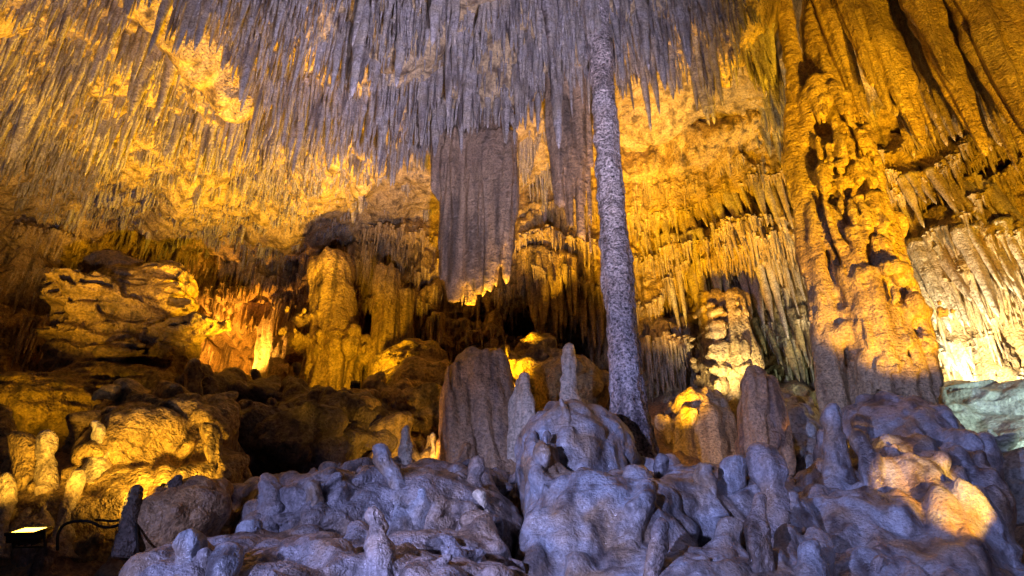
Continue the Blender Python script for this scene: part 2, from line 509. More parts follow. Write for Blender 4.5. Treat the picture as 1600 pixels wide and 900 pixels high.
def build_chamber():
    # ceiling
    xs = np.arange(-17, 15.01, 0.068); ys = np.arange(6.5, 22.0, 0.068)
    X, Y = np.meshgrid(xs, ys, indexing='ij')
    Z = ceil_base(X, Y)
    for c, a, s in ((1.6, .22, 1), (0.6, .16, 2), (0.25, .09, 3), (0.12, .05, 4)):
        n = nvol((xs, ys), (c, c), s)
        Z -= a * (np.abs(n) * 1.6 - 0.4 if s in (2, 3) else n)
    F = grid_faces(len(xs), len(ys))[:, ::-1]
    o = link('cave_ceiling', mesh_from('cave_ceiling', np.stack([X, Y, Z], -1), F, M_CEIL)); tag(o, kind='structure')
    # wall
    xs = np.arange(-17.5, 15.5, 0.042); zs = np.arange(2.0, 16.4, 0.042)
    X, Z = np.meshgrid(xs, zs, indexing='ij')
    Y = np.repeat(wall_base(xs)[:, None], len(zs), 1)
    k = np.hanning(61); k /= k.sum()
    Y = np.apply_along_axis(lambda c: np.convolve(np.pad(c, 30, mode='edge'), k, 'valid'), 0, Y)
    ax = (xs, zs)
    Y += 0.50 * nvol(ax, (1.7, 2.4), 11)
    Y += 0.22 * np.abs(nvol(ax, (0.5, 1.7), 12)) * 1.6
    Y += 0.10 * np.abs(nvol(ax, (0.2, 0.8), 13)) * 1.6
    Y += 0.05 * nvol(ax, (0.11, 0.3), 14)
    Y += 0.04 * nvol(ax, (0.09, 0.09), 15)
    # tiers: each lip overhangs a recess, dripstone grows down from the lips
    lip = nvol(ax, (1.1, 30.0), 16) * 0.55 + nvol(ax, (0.3, 30.0), 19) * 0.12
    ph = (Z + lip) / 1.35
    fr = ph - np.floor(ph)
    Y -= 0.42 * (1 - fr) ** 0.8 * smooth(0.0, 0.07, fr) * (0.5 + 0.7 * np.clip(nvol(ax, (1.4, 1.2), 20) + 0.4, 0, 1))
    wob = nvol(ax, (0.35, 0.35), 17) * 0.35 + nvol(ax, (0.14, 0.3), 18) * 0.22
    for px, py, Yr, hw, hh, d in WALL_SHAPES:
        c = at(px, py, Yr)
        q = np.sqrt(((X - c[0]) / hw) ** 2 + ((Z - c[2]) / hh) ** 2) + wob * (1.0 if d > 0 else 0.6)
        Y += d * (1 - smooth(0.8, 1.12, q)) if d > 0 else d * (1 - smooth(0.2, 1.3, q))
    # dripstone welded to the wall
    rs = np.random.RandomState(31)
    prot = np.zeros_like(Y)
    h = 0.042
    for q in range(9000):
        xc = rs.uniform(-13, 13)
        if xc < 1 and rs.rand() < 0.35: continue
        r = float(np.clip(np.exp(rs.normal(-2.55 if q < 3200 else -2.95, 0.42)), .04, .26))
        L = r * rs.uniform(5, 13)
        i0 = int((xc + 17.5) / h)
        lp = lip[i0, 0]
        zt = rs.randint(4, 11) * 1.35 - lp + rs.normal(0.1, .16) if rs.rand() < .75 else rs.uniform(5, 13.5)
        if 2.0 < xc < 6.2 and zt > 12.8: continue
        if abs(xc + 7.9) < 2.0 and 9.7 < zt < 12.5: continue            # the alcove stays open
        ia, ib = max(0, int((xc - r * 1.3 + 17.5) / h)), min(len(xs), int((xc + r * 1.3 + 17.5) / h) + 2)
        ja, jb = max(0, int((zt - L - 2.0) / h)), min(len(zs), int((zt + .4 - 2.0) / h) + 1)
        if ib - ia < 2 or jb - ja < 2: continue
        tt = (zt - zs[ja:jb]) / L
        w = r * np.interp(tt, [-.4 / L, 0, .1, .5, .85, .97, 1.0], [1.25, 1.15, 1.0, .75, .45, .2, .02])
        dx = (xs[ia:ib, None] - xc - .04 * np.sin(tt * 5 + q)[None, :] * r * 4)
        pz = np.sqrt(np.clip(1 - (dx / w[None, :]) ** 2, 0, 1)) * (w[None, :] * 1.5 + .10) * smooth(-.4 / L, .12, tt)[None, :]
        pz = np.where(np.abs(dx) < w[None, :], pz, 0)
        prot[ia:ib, ja:jb] = np.maximum(prot[ia:ib, ja:jb], pz)
    Y -= prot
    Y += 0.30 * np.clip(6.0 - Z, 0, 5)
    WALL['Y'] = Y
    o = link('cave_wall', mesh_from('cave_wall', np.stack([X, Y, Z], -1), grid_faces(len(xs), len(zs))[:, ::-1], M_WALL)); tag(o, kind='structure')
    # floor
    xs = np.arange(-15, 14.01, 0.10); ys = np.arange(1.0, 21.0, 0.10)
    X, Y = np.meshgrid(xs, ys, indexing='ij')
    Z = floor_base(X, Y)
    ax = (xs, ys)
    Z += 0.30 * nvol(ax, (1.3, 1.3), 21) + 0.28 * np.abs(nvol(ax, (0.6, 0.6), 22)) + 0.16 * np.clip(nvol(ax, (0.3, 0.3), 23), -.2, 1) + 0.06 * nvol(ax, (0.13, 0.13), 24)
    o = link('cave_floor', mesh_from('cave_floor', np.stack([X, Y, Z], -1), grid_faces(len(xs), len(ys)), M_BROWN)); tag(o, kind='structure')
    LOG('chamber')


def floor_base(x, y):
    z = np.interp(y, [0, 4, 6.5, 8, 10, 12, 14, 17, 20, 24], [0, 0.3, 1.5, 2.3, 3.3, 4.6, 5.9, 7.4, 8.6, 9.5])
    return z - 0.15 * smooth(-3, -5, x) * smooth(9.0, 7.5, y)


# ------------------------------------------------------------------ ceiling stalactites
def bare(x, y):
    u = (x + 6.6) * 0.35 + (y - 11.3) * 0.94; v = (x + 6.6) * 0.94 - (y - 11.3) * 0.35
    b = ((u / 1.7) ** 2 + (v / 0.7) ** 2) < 1
    e = np.interp(x, EDGE_X, EDGE_Y)
    b |= (x > 1.2) & (x < 6.5) & (y > e + 0.1)
    b |= (x > -5.0) & (x <= 1.2) & (y > e + 1.0) & (np.sin(x * 5 + y * 3) > -0.3)
    b |= (x > 0.50 * y) & (y < 14)
    b |= y > wall_base(x) - 0.1
    return b


def build_ceiling_stalactites():
    rs = np.random.RandomState(3)
    s = 0.108
    gx, gy = np.meshgrid(np.arange(-14, 13, s), np.arange(7.2, 21, s), indexing='ij')
    x = (gx + rs.uniform(-.6, .6, gx.shape) * s).ravel(); y = (gy + rs.uniform(-.6, .6, gx.shape) * s).ravel()
    P = np.stack([x, y, np.zeros_like(x)], 1)
    cl = pnoise(P, 1.5, 1) + 0.8 * pnoise(P, 0.5, 2)
    k0 = (cl + rs.uniform(-.8, .8, len(x))) > -0.5
    x, y, cl = x[k0], y[k0], cl[k0]
    ln = np.exp(rs.normal(-1.25, 0.55, len(x))) * (1 + 0.6 * np.clip(cl, -1, 1))
    r = 0.016 + 0.044 * ln + rs.normal(0, 0.008, len(x))
    # clusters grown along short cracks, the middle one longest
    bx_, by_, bl_, br_ = [x], [y], [ln], [r]
    for q in range(520):
        cx, cy = rs.uniform(-13, 7), rs.uniform(7.4, 19)
        n = rs.randint(4, 13); an = rs.normal(0.3, 0.7); sp = rs.uniform(.15, .55)
        u = rs.normal(0, .5, n) * sp; w = rs.normal(0, .12, n) * sp
        L = rs.uniform(.5, 1.7) * np.exp(-(u / sp) ** 2) * rs.uniform(.5, 1.1, n) + .1
        bx_.append(cx + u * math.cos(an) - w * math.sin(an)); by_.append(cy + u * math.sin(an) + w * math.cos(an)); bl_.append(L); br_.append(.018 + .048 * L * rs.uniform(.7, 1.3, n))
    x, y, ln, r = (np.concatenate(v) for v in (bx_, by_, bl_, br_))
    keep = ~bare(x, y) & (np.abs(x) < 0.62 * (y * 0.88 + 5.5) + 1.5)
    x, y, ln, r = x[keep], y[keep], ln[keep], r[keep]
    n = len(x)
    far = smooth(12.8, 15.2, y) * (x < -1)
    ln = np.clip(ln * (1 - 0.72 * far), 0.10, 2.2)
    r = np.clip(r * (1 - .3 * far), 0.014, 0.14)
    z = ceil_base(x, y) + 0.15
    ln = ln + 0.25
    order = np.argsort(-(ln * r) / (y ** 2 + z ** 2))
    # in view
    c, si = math.cos(PITCH), math.sin(PITCH)
    zz = z - 0.5 * ln - CAM[2]
    dep = y * c + zz * si
    u = 800 + FPX * x / dep; v = 450 - FPX * (zz * c - y * si) / dep
    vis = (u > -20) & (u < 1620) & (v > -30)
    order = [i for i in order if vis[i]]
    big = order[:84]
    isb = np.zeros(n, bool); isb[big] = True
    # the uncounted rest: one mesh
    m = ~isb & (v > -160)
    S, R = 5, 5
    xi, yi, zi, li, ri = x[m], y[m], z[m], ln[m], r[m]
    k = len(xi)
    t = np.array([0, .12, .5, .88, 1.0]); pr = np.array([1.6, 1.0, .78, .42, .10])
    th = np.linspace(0, 2 * np.pi, S, endpoint=False)
    ell = rs.uniform(0.65, 1.5, k)
    lean = rs.normal(0, 0.035, (k, 2))
    wob = 1 + rs.uniform(-.32, .32, (k, R, S))
    rr = ri[:, None, None] * pr[None, :, None] * wob
    V = np.zeros((k, R, S, 3))
    yaw = rs.uniform(0, 6.28, k)[:, None, None]
    a = th[None, None, :] + yaw
    V[..., 0] = xi[:, None, None] + rr * np.cos(a) * ell[:, None, None] + (lean[:, 0, None] * li[:, None] * t)[:, :, None]
    V[..., 1] = yi[:, None, None] + rr * np.sin(a) / ell[:, None, None] + (lean[:, 1, None] * li[:, None] * t)[:, :, None]
    V[..., 2] = (zi[:, None] - li[:, None] * t)[:, :, None]
    F = grid_faces(R, S, True)[:, ::-1]
    F = (F[None] + (np.arange(k) * R * S)[:, None, None]).reshape(-1, 4)
    o = link('small_stalactites', mesh_from('small_stalactites', V, F, M_STAL))
    tag(o, 'dense mass of thin grey and amber stalactites covering the ceiling', 'stalactites', kind='stuff')
    # the large ones, one by one
    for i in big:
        amb = u[i] < 430
        if v[i] > 210: lab, grp = 'stalactite hanging low from the amber rear part of the ceiling', 'stalactites on the rear of the ceiling'
        elif u[i] < 430: lab, grp = 'long grey stalactite on the ceiling around the bare amber slab', 'stalactites around the bare slab'
        elif u[i] < 940: lab, grp = 'long violet grey stalactite on the ceiling left of the slender column top', 'stalactites in the middle of the ceiling'
        else: lab, grp = 'grey and amber stalactite on the ceiling right of the slender column top', 'stalactites right of the slender column'
        shaft('stalactite', (x[i], y[i], z[i]), (x[i] + rs.normal(0, .03), y[i] + rs.normal(0, .03), z[i] - ln[i] * 1.12), sc(PROF_TITE, r[i] * 1.15), M_STAL,
              lab, 'stalactite', grp, segs=12, rings=16, flat=(rs.uniform(.7, 1.4), 1), yaw=rs.uniform(0, 3), flute=.12, nflute=3, lump=.3, cell=.16, seed=i % 97)
    LOG('ceiling stalactites %d' % n)


def needles(name, x, y, z, li, ri, rs, mat, label):
    S = 5
    t = np.array([0, .12, .5, .88, 1.0]); pr = np.array([1.6, 1.0, .78, .42, .10])
    k = len(x)
    a = np.linspace(0, 2 * np.pi, S, endpoint=False)[None, None, :] + rs.uniform(0, 6.28, k)[:, None, None]
    rr = ri[:, None, None] * pr[None, :, None] * (1 + rs.uniform(-.3, .3, (k, 5, S)))
    lean = rs.normal(0, .04, (k, 2))
    V = np.zeros((k, 5, S, 3))
    V[..., 0] = x[:, None, None] + rr * np.cos(a) + (lean[:, 0, None] * li[:, None] * t)[:, :, None]
    V[..., 1] = y[:, None, None] + rr * np.sin(a) + (lean[:, 1, None] * li[:, None] * t)[:, :, None]
    V[..., 2] = (z[:, None] - li[:, None] * t)[:, :, None]
    F = grid_faces(5, S, True)[:, ::-1]
    F = (F[None] + (np.arange(k) * 5 * S)[:, None, None]).reshape(-1, 4)
    tag(link(name, mesh_from(name, V, F, mat)), label, 'stalactites', kind='stuff')


def build_wall_needles():
    rs = np.random.RandomState(77)
    Y = WALL['Y']; h = 0.042
    d = 7
    over = np.zeros_like(Y)
    over[:, d:] = Y[:, :-d] - Y[:, d:]                 # how far the face below steps back
    ok = over > 0.10
    I, J = np.nonzero(ok)
    x = -17.5 + I * h; z = 2.0 + J * h
    keep = (np.abs(x) < 13) & (z > 6.0) & (z < 14.2) & ~((np.abs(x + 7.9) < 1.9) & (z > 9.6) & (z < 11.9))
    I, J, x, z = I[keep], J[keep], x[keep], z[keep]
    w = np.where(x > 1.0, 1.7, 1.0); w /= w.sum()
    p = rs.choice(len(x), min(8500, len(x)), replace=False, p=w)
    I, J, x, z = I[p], J[p], x[p], z[p]
    L = np.exp(rs.normal(-1.35, .5, len(x))); L = np.clip(L, .08, .9)
    r = .014 + .055 * L + rs.normal(0, .006, len(x))
    needles('fine_wall_stalactites', x + rs.uniform(-.02, .02, len(x)), Y[I, J] + .015, z + .06, L + .06, np.clip(r, .014, .07), rs, M_PALEW, 'countless fine stalactites fringing the ledges of the back wall')
    LOG('wall needles %d' % len(x))


def curtain(line, n, ln, rad, mat, label, group, seed, jit=0.25, hug=False, segs=12, rings=18, flute=0.12, lump=0.25):
    """a row of separate stalactites hung along a polyline of (px, py, Y)"""
    rs = np.random.RandomState(seed)
    pts = np.array([at(*p) for p in line])
    d = np.r_[0, np.cumsum(np.linalg.norm(np.diff(pts, axis=0), axis=1))]
    for q in range(n):
        s = (q + rs.uniform(0.1, 0.9)) / n * d[-1]
        p = np.array([np.interp(s, d, pts[:, k]) for k in range(3)])
        p[1] += rs.normal(0, jit)
        L = rs.uniform(*ln); r = rs.uniform(*rad) * (0.7 + 0.5 * L / ln[1])
        e = p + np.array([rs.normal(0, .03), rs.normal(0, .03), -L])
        if hug:                                   # rooted in the wall face, hanging free a little in front of it
            p[1] = wall_y(p[0], p[2]) + r * 0.3
            e[1] = min(p[1] - 0.05, wall_y(p[0], p[2] - L * .6) - r * .2, wall_y(p[0], p[2] - L) + .2)
            e[1] = min(max(e[1], p[1] - .28 * L), p[1] + .05 * L)
            p[1] += 0.1
        p = p + np.array([0, 0.15, 0.25])
        shaft('stalactite', p, e, sc(PROF_TITE, r), mat, label, 'stalactite', group, segs=segs, rings=rings,
              flat=(rs.uniform(.8, 1.35), 1), yaw=rs.uniform(-.5, .5), flute=flute, nflute=rs.randint(3, 6), lump=lump, cell=r * 2 + .05, seed=seed * 31 + q)


# ------------------------------------------------------------------ columns and draperies
NZ_ROCK = [((0.7, 0.7, 0.7), 0.10, 'n'), ((0.34, 0.34, 0.3), 0.10, 'r'), ((0.15, 0.15, 0.15), 0.045, 'r'), ((0.08, 0.08, 0.08), 0.02, 'n')]
NZ_FLUTE = [((0.6, 0.6, 1.6), 0.08, 'n'), ((0.22, 0.22, 1.3), 0.07, 'r'), ((0.10, 0.10, 0.6), 0.035, 'r'), ((0.07, 0.07, 0.12), 0.015, 'n')]
NZ_SLOPE = [((0.55, 0.55, 0.5), 0.07, 'n'), ((0.26, 0.26, 0.22), 0.05, 'r'), ((0.12, 0.12, 0.11), 0.030, 'r'), ((0.07, 0.07, 0.07), 0.012, 'n')]
NZ_SHEET = [((0.5, 0.5, 1.6), 0.03, 'n'), ((0.15, 0.15, 2.0), 0.06, 'r'), ((0.07, 0.07, 0.9), 0.025, 'r')]
NZ_DOME = [((0.5, 0.5, 0.6), 0.04, 'n'), ((0.24, 0.24, 0.34), 0.026, 'r'), ((0.12, 0.12, 0.18), 0.024, 'r'), ((0.07, 0.07, 0.08), 0.012, 'n')]
NZ_FLOW = [((0.5, 0.5, 0.9), 0.05, 'n'), ((0.26, 0.26, 0.55), 0.05, 'r'), ((0.13, 0.13, 0.22), 0.036, 'r'), ((0.07, 0.07, 0.09), 0.014, 'n')]



def build_columns():
    # slender column
    b = at(992, 738, 10.0); tpt = np.array([1.66, 10.0, 14.2])
    b[2] -= 0.6
    shaft('slender_column', b, tpt, [(0, .50), (.05, .38), (.09, .31), (.14, .265), (.22, .245), (.30, .24), (.36, .255), (.44, .22), (.52, .235), (.58, .21), (.66, .23), (.74, .22), (.80, .25), (.88, .235), (.94, .29), (1, .5)], M_COL,
          'tall slender violet grey column reaching from mound to ceiling', 'column', segs=64, rings=360, flute=.05, nflute=4, lump=.15, cell=.17, seed=4, bend=0.0)
    # thick column: shafts with stacked swelling tiers
    Y = 11.0
    pr = [C(1388, 700, 1340, 330, Y, .54, .36, .2), C(1340, 330, 1262, -60, Y, .32, .18, .2), C(1306, 640, 1218, -60, Y - .1, .20, .15, .03), C(1284, 260, 1270, -60, Y + .2, .2, .3, .1), C(1418, 640, 1385, 350, Y, .40, .28, .12), C(1262, 420, 1236, 180, Y, .12, .12, .05)]
    for px, py, r, hz in ((1288, 150, .30, .32), (1300, 235, .42, .26), (1338, 205, .26, .20), (1324, 300, .50, .22), (1342, 375, .57, .24), (1376, 420, .46, .22), (1358, 455, .58, .18), (1390, 505, .57, .16), (1330, 530, .46, .20), (1300, 360, .34, .5), (1402, 560, .52, .16)):
        pr.append(E(px, py, Y - .1, r, r * .95, hz, .05))
    rs = np.random.RandomState(8)
    for q in range(150):                     # drip fringes flowing down each tier
        py = rs.choice([150, 215, 262, 318, 372, 430, 488, 535, 572]) + rs.normal(0, 9); cx = 1255 + py * .255
        off = rs.uniform(-1, 1)
        px = cx + off * 66 * (.5 + py / 900)
        p = at(px, py, Y - .60 * math.sqrt(max(.05, 1 - off * off)) - rs.uniform(-.06, .08))
        L = rs.uniform(.3, .95)
        pr.append(('c', p, p - np.array([0, rs.uniform(-.08, .08), L]), rs.uniform(.05, .11), .025, .035))
    rock('thick_column', pr, 0.035, [((0.5, 0.5, 0.7), 0.06, 'n'), ((0.17, 0.17, 0.9), 0.05, 'r'), ((0.08, 0.08, 0.26), 0.022, 'r'), ((0.09, .09, .07), .015, 'n')], M_RIPPLE,
         'massive tiered amber column with violet shadowed base on the far mound', 'column')
    # wide drapery
    Y = 13.0
    pr = []
    rs = np.random.RandomState(11)
    for q, px in enumerate(np.linspace(690, 794, 21)):
        bot = -20 + np.array([466, 462, 455, 452, 446, 450, 442, 436, 444, 448, 452, 456, 462, 458, 440, 424, 418, 430, 446, 452, 446])[q]
        yy = Y + .05 * math.sin(q * 1.4) + .04 * math.sin(q * 3.1)
        pr.append(('c', at(px, 215, yy), at(742 + (px - 742) * .90, bot + rs.uniform(-26, 14), yy), .17, .055, .04))
    pr += [E(742, 325, Y + .08, .66, .17, 1.8, .12), E(742, 205, Y + .3, .68, .4, .8, .2)]
    rock('wide_drapery', pr, 0.03, NZ_SHEET, M_DRAPE, 'broad grey brown stone drapery with ragged lower edge in mid ceiling', 'drapery')
    Y = 11.6
    pr = [C(880, 170, 893, 352, Y, .20, .05, .1), C(898, 115, 906, 366, Y, .20, .06, .1), C(912, 150, 920, 392, Y, .15, .03, .08), C(870, 190, 878, 312, Y + .05, .11, .04, .08), E(893, 200, Y + .03, .30, .13, 1.0, .1), E(895, 120, Y + .1, .4, .35, .9, .2)]
    rock('pointed_drapery', pr, 0.028, NZ_SHEET, M_DRAPE, 'narrow grey stone drapery tapering to a point beside the slender column', 'drapery')
    # pillars of the rear wall
    for lab, prs in (('stout amber pillar right of the glowing grotto, broken by ledges', [C(523, 470, 523, 620, 17.0, .62, .6, .1), C(520, 425, 522, 480, 17.0, .6, .5, .1), E(515, 535, 16.9, .75, .6, .14, .06), E(535, 552, 16.8, .6, .6, .3, .05), E(505, 500, 16.9, .55, .55, .12, .05)]),
                     ('straight ochre pillar standing behind the dark gap', [C(603, 430, 603, 625, 17.0, .36, .36, .1), C(585, 450, 588, 560, 17.0, .15, .12, .05), C(628, 460, 625, 600, 17.1, .2, .2, .08)]),
                     ('ringed thin pillar on the ochre wall behind the slender column', [C(1113, 470, 1116, 640, 15.6, .26, .24, .06)] + [E(1114 + (p * 7 % 11) - 5, p, 15.55, .27 + .012 * (p % 7), .3, .05 + .012 * (p % 5), .03) for p in (488, 501, 522, 533, 556, 566, 590, 612, 620)]),
                     ('pale ribbed pillar below the cream stalactites', [C(1148, 470, 1152, 650, 15.4, .3, .3, .08), E(1165, 560, 15.3, .3, .3, .6, .08)])):
        rock('pillar', prs, 0.045, NZ_FLUTE, M_WALL, lab, 'pillar', 'pillars of the rear wall')
    rock('pillar', [C(425, 480, 425, 590, 21.0, .42, .34, .1), C(408, 470, 406, 590, 21.0, .25, .22, .08), C(448, 475, 446, 560, 21.0, .2, .12, .08), E(425, 585, 21.0, .6, .4, .25, .1)], 0.04, NZ_FLUTE, M_PALE, 'yellow lit pillar inside the glowing grotto', 'pillar', 'pillars of the rear wall')
    LOG('columns')


# ------------------------------------------------------------------ mounds, boulders
def knobs(rs, n, pxr, pyfun, Yfun, rr, hh, k=0.07):
    out = []
    for q in range(n):
        px = rs.uniform(*pxr); f = rs.uniform(0, 1)
        py = pyfun(px, f); Y = Yfun(px, f)
        p = at(px, py, Y); r = rs.uniform(*rr); h = rs.uniform(*hh)
        out.append(('c', p - np.array([0, 0, .35]), p + np.array([rs.normal(0, .03), 0, h - r]), r * 1.25, r * .8, k))
    return out


def lobes(rs, pxa, pxb, step, top, Y, r0, r1, foot=960, skip=0.12, k=0.07, jy=10):
    out = []
    for px in np.arange(pxa, pxb, step):
        px += rs.uniform(-.35, .35) * step
        if rs.rand() < skip: continue
        py = top(px) + rs.normal(0, jy); yy = Y + rs.uniform(-.18, .18)
        q = rs.uniform(.8, 1.2)
        out.append(C(px, py, px + rs.uniform(-8, 8), min(foot, py + rs.uniform(110, 190)), yy, r0 * q, r1 * q, k, yy - rs.uniform(.15, .4)))
    return out


def build_mounds():
    rs = np.random.RandomState(21)
    # tall flowstone mound carrying the slender column
    pr = [E(894, 730, 9.15, .66, .78, .86, .14), E(930, 716, 9.3, .50, .6, .58, .14), E(1000, 770, 9.75, .55, .5, .36, .18), E(1000, 800, 9.9, .7, .6, .50, .2),
          E(925, 868, 7.95, .74, .6, .86, .10), E(1000, 870, 8.0, .55, .7, .85, .12), E(1070, 860, 8.5, .62, .8, .85, .15), E(1180, 870, 8.6, .7, .8, .82, .2), E(1130, 800, 9.4, .9, .7, .52, .2), E(850, 830, 8.4, .22, .6, 1.1, .08),
          E(1240, 920, 8.2, .5, .7, .5, .2), E(1020, 970, 7.4, 1.1, .8, .6, .2), E(1160, 980, 7.4, 1.1, .8, .6, .2)]
    for px0, py0, px1, py1, Y0, Y1, r0, r1 in ((884, 668, 876, 830, 8.75, 8.5, .06, .10), (848, 690, 842, 830, 8.8, 8.6, .07, .11), (905, 700, 896, 830, 8.65, 8.4, .06, .10), (866, 685, 860, 830, 8.72, 8.55, .06, .09), (835, 720, 832, 840, 8.9, 8.7, .06, .1), (935, 705, 932, 820, 8.7, 8.4, .08, .14), (960, 715, 955, 810, 8.85, 8.5, .08, .14),
                                               (893, 785, 880, 960, 7.5, 7.25, .12, .20), (862, 810, 850, 960, 7.55, 7.3, .11, .18), (928, 785, 922, 960, 7.5, 7.25, .12, .20), (960, 780, 955, 960, 7.5, 7.3, .12, .18), (995, 795, 990, 950, 7.6, 7.3, .13, .2), (838, 815, 834, 950, 7.75, 7.5, .10, .18)):
        pr.append(C(px0, py0, px1, py1, Y0, r0, r1, .09, Y1))
    pr += lobes(rs, 1020, 1275, 42, lambda p: 742 + abs(p - 1150) * .12, 9.3, .12, .24, k=.12)
    pr += lobes(rs, 990, 1275, 46, lambda p: 772, 8.6, .12, .24, k=.12)
    pr += lobes(rs, 880, 1275, 40, lambda p: 800, 7.9, .12, .24, skip=.2, k=.14)
    pr += lobes(rs, 850, 1275, 46, lambda p: 840, 7.5, .11, .22, skip=.3, k=.14)
    pr += lobes(rs, 845, 1275, 52, lambda p: 885, 7.0, .10, .20, skip=.3, foot=1000)
    rock('tall_flowstone_mound', pr, 0.029, NZ_DOME, M_FLOW, 'tall blue lit flowstone mound carrying the slender column', 'flowstone mound', zmin=1.5)
    # broad mound at lower left of the middle
    pr = [E(640, 830, 8.7, 1.3, 1.2, .56, .3), E(730, 840, 9.0, .50, 1.0, .50, .2), E(520, 840, 8.4, 1.0, 1.0, .5, .3), E(690, 940, 7.2, .8, .8, .55, .25), E(560, 940, 7.0, .9, .8, .55, .25), E(430, 925, 7.0, .9, .8, .42, .25),
          E(330, 955, 6.6, .8, .7, .35, .2), E(460, 790, 9.3, .8, .7, .38, .2), E(620, 770, 10.0, 1.2, .7, .38, .2), E(730, 770, 10.1, .75, .7, .38, .2), E(560, 1010, 6.2, 1.6, 1.0, .6, .3), E(750, 905, 7.8, .25, .6, .5, .12)]
    for Y, top, st in ((9.3, 742, 38), (8.8, 765, 42), (8.3, 790, 46), (7.8, 815, 46), (7.3, 845, 50), (6.8, 878, 54)):
        pr += lobes(rs, 300 + (9.5 - Y) * 5, 785, st, lambda p: top + max(0, 470 - p) * .40, Y, .08, .17, skip=.35, k=.10, jy=9)
    pr += knobs(rs, 20, (270, 775), lambda px, f: 765 + 150 * f + max(0, 450 - px) * .35, lambda px, f: 9.5 - 2.6 * f, (.05, .11), (.10, .28), .07)
    rock('broad_flowstone_mound', pr, 0.031, NZ_SLOPE, M_FLOWB, 'broad low blue lit flowstone mound left of the dark crevice', 'flowstone mound', zmin=1.2)
    # foot of the thick column
    pr = [E(1400, 720, 10.6, 1.05, 1.0, .95, .25), E(1400, 810, 9.6, 1.15, .9, 1.05, .3), E(1330, 900, 8.6, .8, .8, .9, .2), E(1450, 910, 8.5, .9, .8, .95, .25), E(1422, 765, 8.75, .52, .42, .40, .10), E(1505, 790, 9.1, .34, .5, .65, .1), E(1515, 890, 8.5, .42, .6, .85, .15),
          E(1300, 810, 9.3, .38, .6, .65, .15), E(1495, 725, 9.8, .42, .6, .42, .12), E(1400, 990, 7.9, 1.4, .9, .7, .3), C(1550, 790, 1562, 960, 8.6, .12, .2, .06, 8.2), C(1345, 660, 1345, 740, 9.9, .14, .2, .06), C(1470, 650, 1472, 720, 10.0, .13, .2, .06), C(1425, 660, 1425, 720, 9.8, .15, .22, .07), C(1370, 690, 1365, 760, 9.4, .1, .16, .06)]
    for px in range(1370, 1540, 7):
        t0 = 735 + rs.uniform(-22, 40)
        pr.append(C(px, t0, px + rs.uniform(-5, 5), t0 + rs.uniform(25, 60), 8.50 + max(0, px - 1475) * .006, .07, .04, .035, 8.48 + max(0, px - 1475) * .006))
    pr += lobes(rs, 1300, 1380, 40, lambda p: 775, 8.9, .11, .2)
    pr += lobes(rs, 1290, 1545, 40, lambda p: 815, 8.35, .10, .2, skip=.2)
    pr += lobes(rs, 1290, 1560, 44, lambda p: 850, 7.9, .10, .2, skip=.2, foot=1000)
    pr += lobes(rs, 1285, 1570, 48, lambda p: 890, 7.4, .10, .2, skip=.2, foot=1000)
    for q in range(40):
        px = rs.uniform(1300, 1545); py = rs.uniform(730, 890)
        pr.append(C(px, py, px + rs.uniform(-4, 10), py + rs.uniform(25, 60), 8.85 - (py - 730) * .006, .08, .045, .05, 8.75 - (py - 730) * .006))
    rock('column_foot_mound', pr, 0.031, NZ_FLOW, M_FLOW, 'violet flowstone mound with an amber patch under the thick column', 'flowstone mound', zmin=1.8)
    LOG('front mounds')
    # left: amber slope, boulders, dark masses
    pr = [E(240, 720, 9.8, 1.0, .8, .75, .25), E(310, 690, 10.3, .6, .6, .6, .2), E(190, 770, 9.4, .7, .7, .6, .2), E(270, 660, 11.0, 1.1, .7, .5, .2), E(330, 760, 9.6, .6, .6, .5, .2), E(180, 830, 9.2, 1.2, .8, .8, .3)]
    pr += knobs(rs, 34, (170, 350), lambda px, f: 650 + 90 * f, lambda px, f: 10.7 - 1.4 * f, (.06, .15), (.08, .35), .05)
    rock('amber_knobbly_mound', pr, 0.03, NZ_ROCK, M_WALL, 'knobbly amber mound glowing above the hidden floodlight', 'rock mound', zmin=2.0)
    pr = [E(283, 812, 7.6, .46, .45, .37, .1), E(310, 790, 7.8, .32, .4, .28, .1), E(250, 830, 7.5, .3, .35, .3, .1)]
    rock('round_boulder', pr, 0.024, [((0.35, .35, .35), .09, 'n'), ((0.16, .16, .16), .035, 'r'), ((.08, .08, .08), .012, 'n')], M_BROWN, 'smooth round amber brown boulder in front of the glaring floodlight', 'boulder', zmin=1.5)
    pr = [E(400, 642, 13.2, 1.35, .8, .62, .2), E(340, 622, 13.6, .6, .6, .45, .15), E(455, 630, 13.4, .6, .6, .45, .15), E(420, 700, 11.6, 1.4, .9, .7, .3), E(520, 670, 12.5, 1.3, .9, .6, .3)]
    pr += knobs(rs, 16, (310, 480), lambda px, f: 590 + 50 * f, lambda px, f: 13.4 - .6 * f, (.08, .16), (.1, .3), .06)
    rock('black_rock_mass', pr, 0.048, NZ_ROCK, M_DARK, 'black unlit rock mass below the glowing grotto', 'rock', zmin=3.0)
    pr = [E(190, 500, 14.6, 1.35, 1.0, 1.15, .2), E(150, 560, 14.3, 1.1, .9, .9, .2), E(250, 470, 14.6, .75, .8, .85, .15), E(250, 560, 14.5, .7, .8, 1.1, .2), E(110, 510, 14.4, .4, .5, .6, .1), E(180, 425, 14.9, .8, .6, .4, .12), E(180, 640, 13.8, 1.9, 1.0, .9, .3), E(60, 650, 13.0, 1.6, 1.0, .8, .3)]
    for q in range(26):
        p = at(rs.uniform(90, 290), rs.uniform(440, 570), 13.6 + rs.uniform(-.1, .2))
        pr.append(('e', p, (rs.uniform(.25, .6), .25, rs.uniform(.06, .16)), .06))
